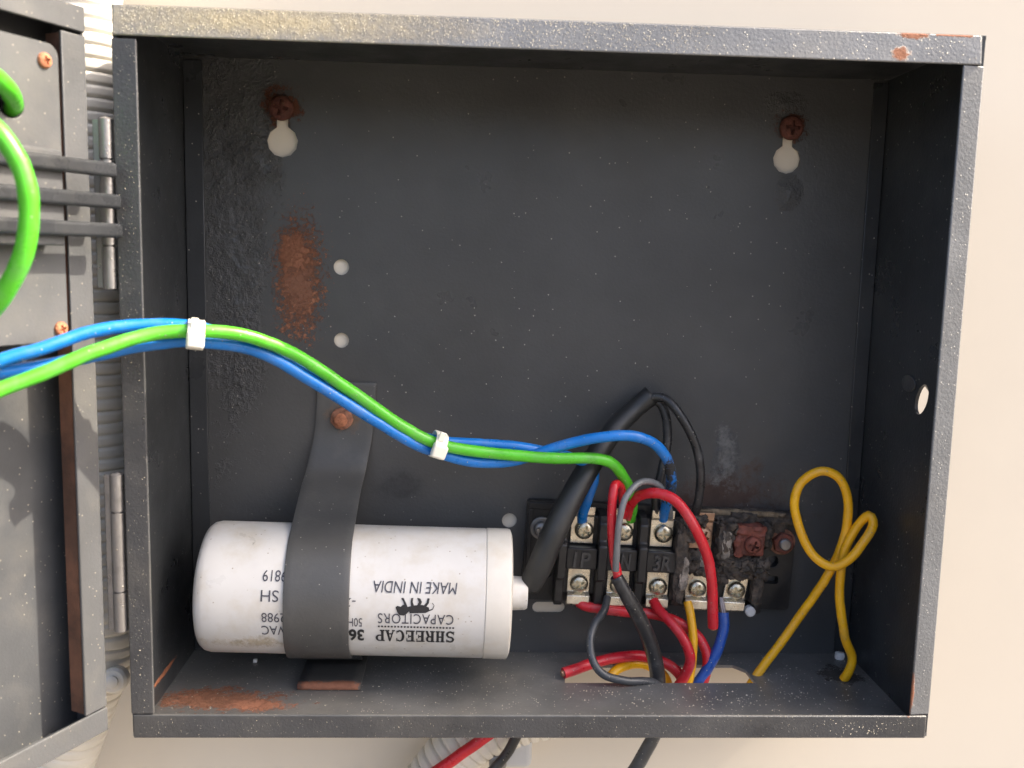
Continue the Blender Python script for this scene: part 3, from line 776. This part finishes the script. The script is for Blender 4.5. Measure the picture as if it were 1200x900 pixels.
wire('green_wire', [(-21.0, -88.0, 199.0), (-17.9, -94.0, 200.7), (-16.3, -102.0, 203.2), (-17.6, -110.0, 205.2), (-22.5, -116.0, 202.6), (-21.8, -120.0, 195.7), (-11.7, -122.0, 191.2), (-6.7, -122.0, 185.5), (-3.5, -121.0, 177.3), (-3.3, -120.0, 168.4), (-5.7, -119.0, 158.0), (-12.0, -117.0, 148.0), (-20.2, -114.0, 140.3), (-30.3, -110.0, 134.8)], 2.5, 'green',
     'green wire looping out of a hole in the open door', None)
# black sleeve from the capacitor spout and the leads inside it
sp, rr = spline([(133.6, -27.5, 38.2), (137.1, -29.0, 46.7), (144.0, -28.0, 63.6), (153.8, -22.0, 80.6), (165.1, -14.0, 95.6), (174.1, -10.0, 104.1), (180.4, -9.0, 109.4)], 1.5, [4.0, 4.7, 4.7, 4.4, 4.0, 3.7, 4.0])
sl = MB().tube(sp, rr, 22, cap=False).build('cable_sleeve', M['sleeve'], None, angle=60)
sd = sl.modifiers.new('solid', 'SOLIDIFY'); sd.thickness = 0.6 * MM; sd.offset = -1
tag(sl, 'thick black rubber sleeve slanting up from the capacitor spout', 'cable sleeve')
G2 = 'thin leads out of the black sleeve'
wire('black_wire', [(170.9, -12.0, 100.0), (178.4, -11.0, 108.0), (184.4, -14.0, 109.2), (190.2, -17.0, 103.5), (195.8, -18.0, 93.2), (199.0, -18.0, 81.6), (199.6, -15.0, 69.8), (199.0, -10.0, 59.1)], 1.75, 'black',
     'black lead bowing wide to the right out of the sleeve', G2)
wire('black_wire', [(172.2, -10.0, 99.7), (178.5, -9.0, 106.4), (183.3, -10.0, 106.6), (186.0, -11.0, 100.8), (186.9, -12.0, 90.9), (184.9, -13.0, 79.3), (183.3, -13.0, 70.8), (184.1, -11.0, 62.0)], 1.8, 'black',
     'black lead dropping straight from the sleeve behind the blue arch', G2)
G3 = 'red wires at the terminal block'
wire('red_wire', [(170.5, -15.0, 63.0), (168.9, -21.0, 70.9), (166.6, -26.0, 76.8), (164.4, -29.0, 78.4), (163.3, -31.0, 75.0), (163.2, -32.0, 65.0), (164.3, -32.0, 54.2), (166.8, -31.0, 43.1), (167.8, -31.0, 40.4)], 1.75, 'red',
     'red wire folded over pole 2N and running down into a black sheath', G3)
wire('red_wire', [(173.1, -12.0, 61.5), (172.6, -19.0, 68.8), (175.3, -25.0, 73.7), (180.9, -29.0, 75.4), (187.1, -32.0, 73.0), (193.0, -34.0, 65.5), (198.7, -34.0, 53.6), (201.9, -33.0, 40.1), (203.6, -31.0, 24.3)], 2.0, 'red',
     'red wire arching over to a loose cut end beside the burnt poles', G3, core='e')
wire('red_wire', [(154.4, -12.0, 26.6), (158.3, -14.0, 25.3), (170.2, -14.0, 23.9), (183.8, -14.0, 22.6), (194.0, -15.0, 19.9), (201.2, -17.0, 15.2), (204.5, -20.0, 8.7), (204.0, -22.0, 1.5), (200.0, -24.0, -8.7)], 2.0, 'red',
     'red wire running sideways beneath the lower clamps', G3)
wire('red_wire', [(183.9, -14.0, 28.2), (185.6, -18.0, 25.6), (189.7, -23.0, 22.4), (194.0, -26.0, 17.1), (196.4, -27.0, 9.3), (194.4, -26.0, 1.6), (189.9, -24.0, -7.4)], 2.0, 'red',
     'red wire curving from below terminal 3R into the floor slot', G3)
wire('red_wire', [(147.6, -27.0, 4.0), (153.7, -25.0, 5.1), (161.3, -22.0, 6.3), (171.1, -19.0, 7.1), (181.2, -17.0, 6.3), (190.7, -18.0, 3.2), (195.6, -20.0, -2.9), (194.2, -21.0, -13.1)], 2.1, 'red',
     'red wire lying over the floor slot with a cut end', G3, core='s')
sheath = MB().tube(*spline([(165.8, -31.0, 44.0), (169.9, -31.0, 36.8), (175.0, -30.0, 28.1), (179.4, -29.0, 19.0), (182.9, -27.0, 8.9), (184.7, -25.0, -1.3), (184.8, -22.0, -12.6)], 1.2, [2.4, 2.7, 2.9, 2.9, 3.0, 3.0, 3.0]), 18, cap=False)
o = sheath.build('wire_sheath', M['black'], None, angle=60)
sd = o.modifiers.new('solid', 'SOLIDIFY'); sd.thickness = 0.4 * MM; sd.offset = -1
tag(o, 'black sheath over the red wire running down into the slot', 'sheath')
wire('black_wire', [(173.0, -27.0, 34.3), (176.5, -26.0, 24.5), (180.5, -25.0, 13.2), (183.6, -22.0, -0.3), (182.5, -20.0, -11.8)], 1.3, 'black', 'thin black wire close along the black sheath', None)
wire('grey_wire', [(165.4, -33.0, 47.0), (165.0, -35.0, 56.8), (165.8, -35.0, 68.1), (168.4, -33.0, 75.6), (174.3, -29.0, 79.5), (181.2, -25.0, 77.7), (186.1, -20.0, 71.6), (189.3, -12.0, 61.7)], 1.25, 'grey',
     'thin grey wire arching between the red ones over the poles', None)
wire('grey_wire', [(165.4, -15.0, 29.9), (163.5, -20.0, 26.5), (159.4, -24.0, 22.6), (157.2, -28.0, 17.1), (158.3, -31.0, 10.6), (162.4, -33.0, 6.1), (170.3, -32.5, 3.8), (181.9, -29.0, 1.2), (191.5, -24.0, -6.3)], 1.55, 'greyblack',
     'faded black wire hanging in a loop left over the floor slot', None)
G4 = 'yellow wires'
wire('yellow_wire', [(197.8, -13.0, 27.3), (198.3, -16.0, 23.5), (198.7, -20.0, 16.4), (198.6, -22.0, 8.5), (196.9, -23.0, -1.5), (192.0, -23.0, -12.1)], 1.7, 'yellow',
     'yellow wire dropping from the fourth pole into the floor slot', G4)
wire('yellow_wire', [(166.8, -22.0, 0.7), (169.7, -20.0, 2.6), (176.3, -17.0, 3.4), (183.3, -16.0, 1.9), (189.7, -16.0, -3.0), (191.4, -18.0, -12.8)], 1.9, 'yellow',
     'short yellow wire bent under the faded black loop in the slot', G4)
wire('yellow_wire', [(216.6, -22.0, -11.8), (223.1, -22.0, -1.2), (238.7, -20.0, 21.5), (249.8, -22.0, 41.7), (254.5, -23.0, 56.0), (255.4, -23.0, 70.8), (251.8, -22.0, 80.2), (244.7, -21.0, 82.9), (237.4, -21.0, 78.5), (234.9, -22.0, 70.3), (236.8, -24.0, 60.8), (241.3, -27.0, 51.7), (247.6, -30.0, 48.1), (253.5, -32.0, 51.5), (258.8, -32.0, 58.8), (262.5, -30.0, 64.5), (261.5, -28.0, 67.6), (258.4, -26.0, 63.0), (254.7, -26.0, 54.9), (253.4, -26.0, 44.8), (253.6, -26.0, 32.5), (256.1, -27.0, 19.6), (259.7, -27.0, 11.0), (258.8, -27.0, 5.4), (257.1, -26.0, 1.1)], 1.75, 'yellow',
     'yellow wire knotted in a loose loop at the end of the box', G4, core='e')
bw = wire('blue_wire', [(211.2, -17.0, 24.7), (211.0, -19.0, 18.5), (208.2, -21.0, 10.2), (204.3, -22.0, 2.9), (200.0, -23.0, -3.3), (195.4, -23.0, -12.1)], 2.1, 'bluedark',
     'dark blue wire from the last pole down into the slot', None)
for k in range(5):
    a = Vector((211.3, -17.0, 24.3)); b = Vector((210.8, -14.0, 29.8))
    d = Vector((math.cos(k * 1.3), math.sin(k * 1.3), 0)) * 0.6
    MB().tube([a + d, (a + b) / 2 + d * 1.2, b + d * 0.7], 0.45, 8).build('copper_strand', M['strands'], bw)
# wires leaving the box underneath
G5 = 'wires hanging out below the box'
wire('red_wire', [(128.2, -31.0, -11.6), (118.6, -32.0, -19.0), (109.0, -32.0, -26.2), (99.4, -32.0, -33.4), (86.6, -32.0, -42.1)], 2.2, 'red', 'red wire slanting out below the bottom edge of the box', G5)
wire('black_wire', [(134.0, -31.0, -11.6), (130.2, -32.0, -18.6), (126.8, -32.0, -25.5), (120.5, -32.0, -33.5), (112.6, -32.0, -43.9)], 2.0, 'black', 'thin black wire leaving below the box beside the ribbed conduit', G5)
wire('black_wire', [(185.3, -31.0, -11.5), (182.5, -32.0, -18.6), (179.1, -32.0, -25.6), (175.2, -32.0, -33.6), (168.4, -32.0, -45.8)], 2.6, 'greyblack', 'thicker faded black wire leaving below the box on its own', G5)

# ------------------------------------------------------------------ cable ties
def tie(c, t, h, d, wdt, lab):
    t = Vector(t).normalized(); n = Vector((0, -1, 0)); n = (n - t * n.dot(t)).normalized(); b = t.cross(n)
    root = tag(empty('cable_tie', c), lab, 'cable tie', 'white cable ties round the bundle')
    ring = rrect(-h / 2, -d / 2, h / 2, d / 2, min(h, d) * 0.38, 6)
    mb = MB(); k = len(ring)
    for s_, w_ in ((1.0, -wdt / 2), (1.13, -wdt / 2), (1.13, wdt / 2), (1.0, wdt / 2)):
        mb.v += [tuple(b * (u * s_) + n * (v * s_) + t * w_) for u, v in ring]
    for a0, a1 in ((0, 1), (1, 2), (2, 3), (3, 0)):
        mb.f += [(a0 * k + i, a0 * k + (i + 1) % k, a1 * k + (i + 1) % k, a1 * k + i) for i in range(k)]
    mb.build('loop', M['nylon'], root, bevel=0.3)
    hd = MB().box((-2.6, -2.5, -1.8), (2.6, 2.5, 1.8))
    hd.v = [tuple(t * x + b * y + n * (d / 2 + z + 0.9) + b * (h * 0.12)) for x, y, z in hd.v]
    hd.build('head', M['nylon'], root, bevel=0.8, seg=3)
    tl = MB().box((-1.1, -1.6, -0.6), (1.1, 1.6, 0.6))
    tl.v = [tuple(t * (x - 0.6) + b * (y - h * 0.5 * sgn) + n * (d / 2 + z)) for x, y, z in tl.v for sgn in (1,)]
    tl.build('cut_tail', M['nylon'], root, bevel=0.3)
tie((25.8, -77.5, 135.2), (0.95, 0.28, -0.10), 7.8, 9.6, 5.0, 'white cable tie round the wires where they enter the box')
tie((98.9, -40.5, 94.8), (0.93, 0.2, -0.32), 8.0, 9.0, 4.4, 'white cable tie round the wires in the middle of the box')

# ------------------------------------------------------------------ corrugated conduits behind and below
def conduit(pts, r, lab, pitch=4.2):
    p = spline(pts, 0.45)
    L_ = 0.0; rads = []
    for i, q_ in enumerate(p):
        if i:
            L_ += (q_ - p[i - 1]).length
        ph = (L_ / pitch) % 1.0
        rads.append(r - 1.2 + 1.2 * min(1.0, max(0.0, 1.6 * math.sin(math.pi * ph))) ** 0.7)
    o = MB().tube(p, rads, 40).build('corrugated_conduit', M['conduit'], None, angle=75)
    return tag(o, lab, 'conduit', 'corrugated plastic conduits')
conduit([(-23, -32, 420), (-23, -32, 250), (-23, -32, 120), (-22, -32, 40), (-24, -31, 18), (-34, -29, -8), (-48, -26, -45), (-62, -22, -85)], 13.5,
        'pale corrugated conduit running down behind the door hinges')
conduit([(146, -17, -15), (128, -17, -20), (110, -17, -30), (92, -17, -55), (75, -17, -90)], 11.0, 'pale corrugated conduit slanting down below the box')
fit = tag(empty('conduit_fitting', (128, -10, -30)), 'grey white plastic fitting below the box beside the slanting conduit', 'fitting')
MB().box((-8, -12, -8), (9, 9, 8)).build('fitting_body', M['fitting'], fit, bevel=2.5, seg=4)
MB().lathe([(3.4, 0), (3.4, 1.6), (2.6, 2.0), (0.3, 2.1)], (-4.5, -12, -5), (0, -1, 0), 20).build('fitting_screw', M['hinge'], fit)
clip = tag(empty('conduit_clip', (-15.0, -42.0, 7.6)), 'pale plastic clip knob at the foot of the upright conduit', 'clip')
MB().lathe([(4.6, 0), (4.6, 3.5), (3.8, 4.6), (0.4, 5.0)], (0, 2, 0), (0, -1, 0.15), 24).build('knob', M['conduit'], clip)
MB().lathe([(2.2, 4.8), (2.2, 5.8), (1.6, 6.2), (0.3, 6.3)], (0, 2, 0), (0, -1, 0.15), 20).build('knob_cap', M['conduit'], clip)
# ------------------------------------------------------------------ dust, crumbs and chips
rnd = random.Random(5)
dust = MB()
OCT = [(1, 0, 0), (-1, 0, 0), (0, 1, 0), (0, -1, 0), (0, 0, 1), (0, 0, -1)]
OF = [(0, 2, 4), (2, 1, 4), (1, 3, 4), (3, 0, 4), (2, 0, 5), (1, 2, 5), (3, 1, 5), (0, 3, 5)]
def grain(c, r):
    dust.add([(c[0] + a * r * rnd.uniform(.6, 1.3), c[1] + b_ * r * rnd.uniform(.6, 1.3), c[2] + d * r * rnd.uniform(.6, 1.3)) for a, b_, d in OCT], OF)
for i in range(2200):
    x = 3 + 180 * rnd.random() ** 1.25
    z = HB - 0.4 - (RT - 0.8) * rnd.random() ** 1.3
    grain((x, -DB - 0.02 + 0.12 * (z - HB + RT), z), rnd.uniform(0.06, 0.2))
for i in range(130):
    grain((rnd.uniform(0.6, RL - 0.6), -DB + 0.08, rnd.uniform(10, HB - 12)), rnd.uniform(0.04, 0.16))
for i in range(130):
    grain((rnd.uniform(2, 266), -DB - 0.02, rnd.uniform(0.6, RB - 0.6)), rnd.uniform(0.04, 0.14))
for i in range(60):
    grain((rnd.gauss(248, 6), -DB - 0.02, rnd.uniform(1.5, RB - 2)), rnd.uniform(0.08, 0.22))
for i in range(500):
    x, y = rnd.uniform(4, 266), rnd.uniform(-64, -3)
    if 146 < x < 224 and -31 < y < -12:
        continue
    grain((x, y, 1.5), rnd.uniform(0.06, 0.26))
for i in range(160):
    x, y = rnd.gauss(200, 30), rnd.gauss(-40, 8)
    if -64 < y < -31:
        grain((x, y, 1.5), rnd.uniform(0.1, 0.35))
for i in range(120):
    grain((rnd.uniform(12, 255), BY - 0.02, rnd.uniform(6, 220)), rnd.uniform(0.05, 0.15))
tag(dust.build('dust', M['dust'], None, smooth=False), 'pale dust grains and crumbs settled on rims and floor of the box', 'dust', kind='stuff')
c = lump((263.3, -6.7, 2.5), (3.2, 2.6, 3.4), 21, amp=0.12).build('plaster_chip', M['chip'], None)
tag(c, 'white plaster chip on the floor behind the yellow wire', 'chip', 'white chips on the box floor')
c = lump((27.8, -12.1, 2.0), (1.5, 1.4, 1.3), 22, amp=0.12).build('plaster_chip', M['chip'], None)
tag(c, 'tiny white chip on the floor in front of the capacitor', 'chip', 'white chips on the box floor')
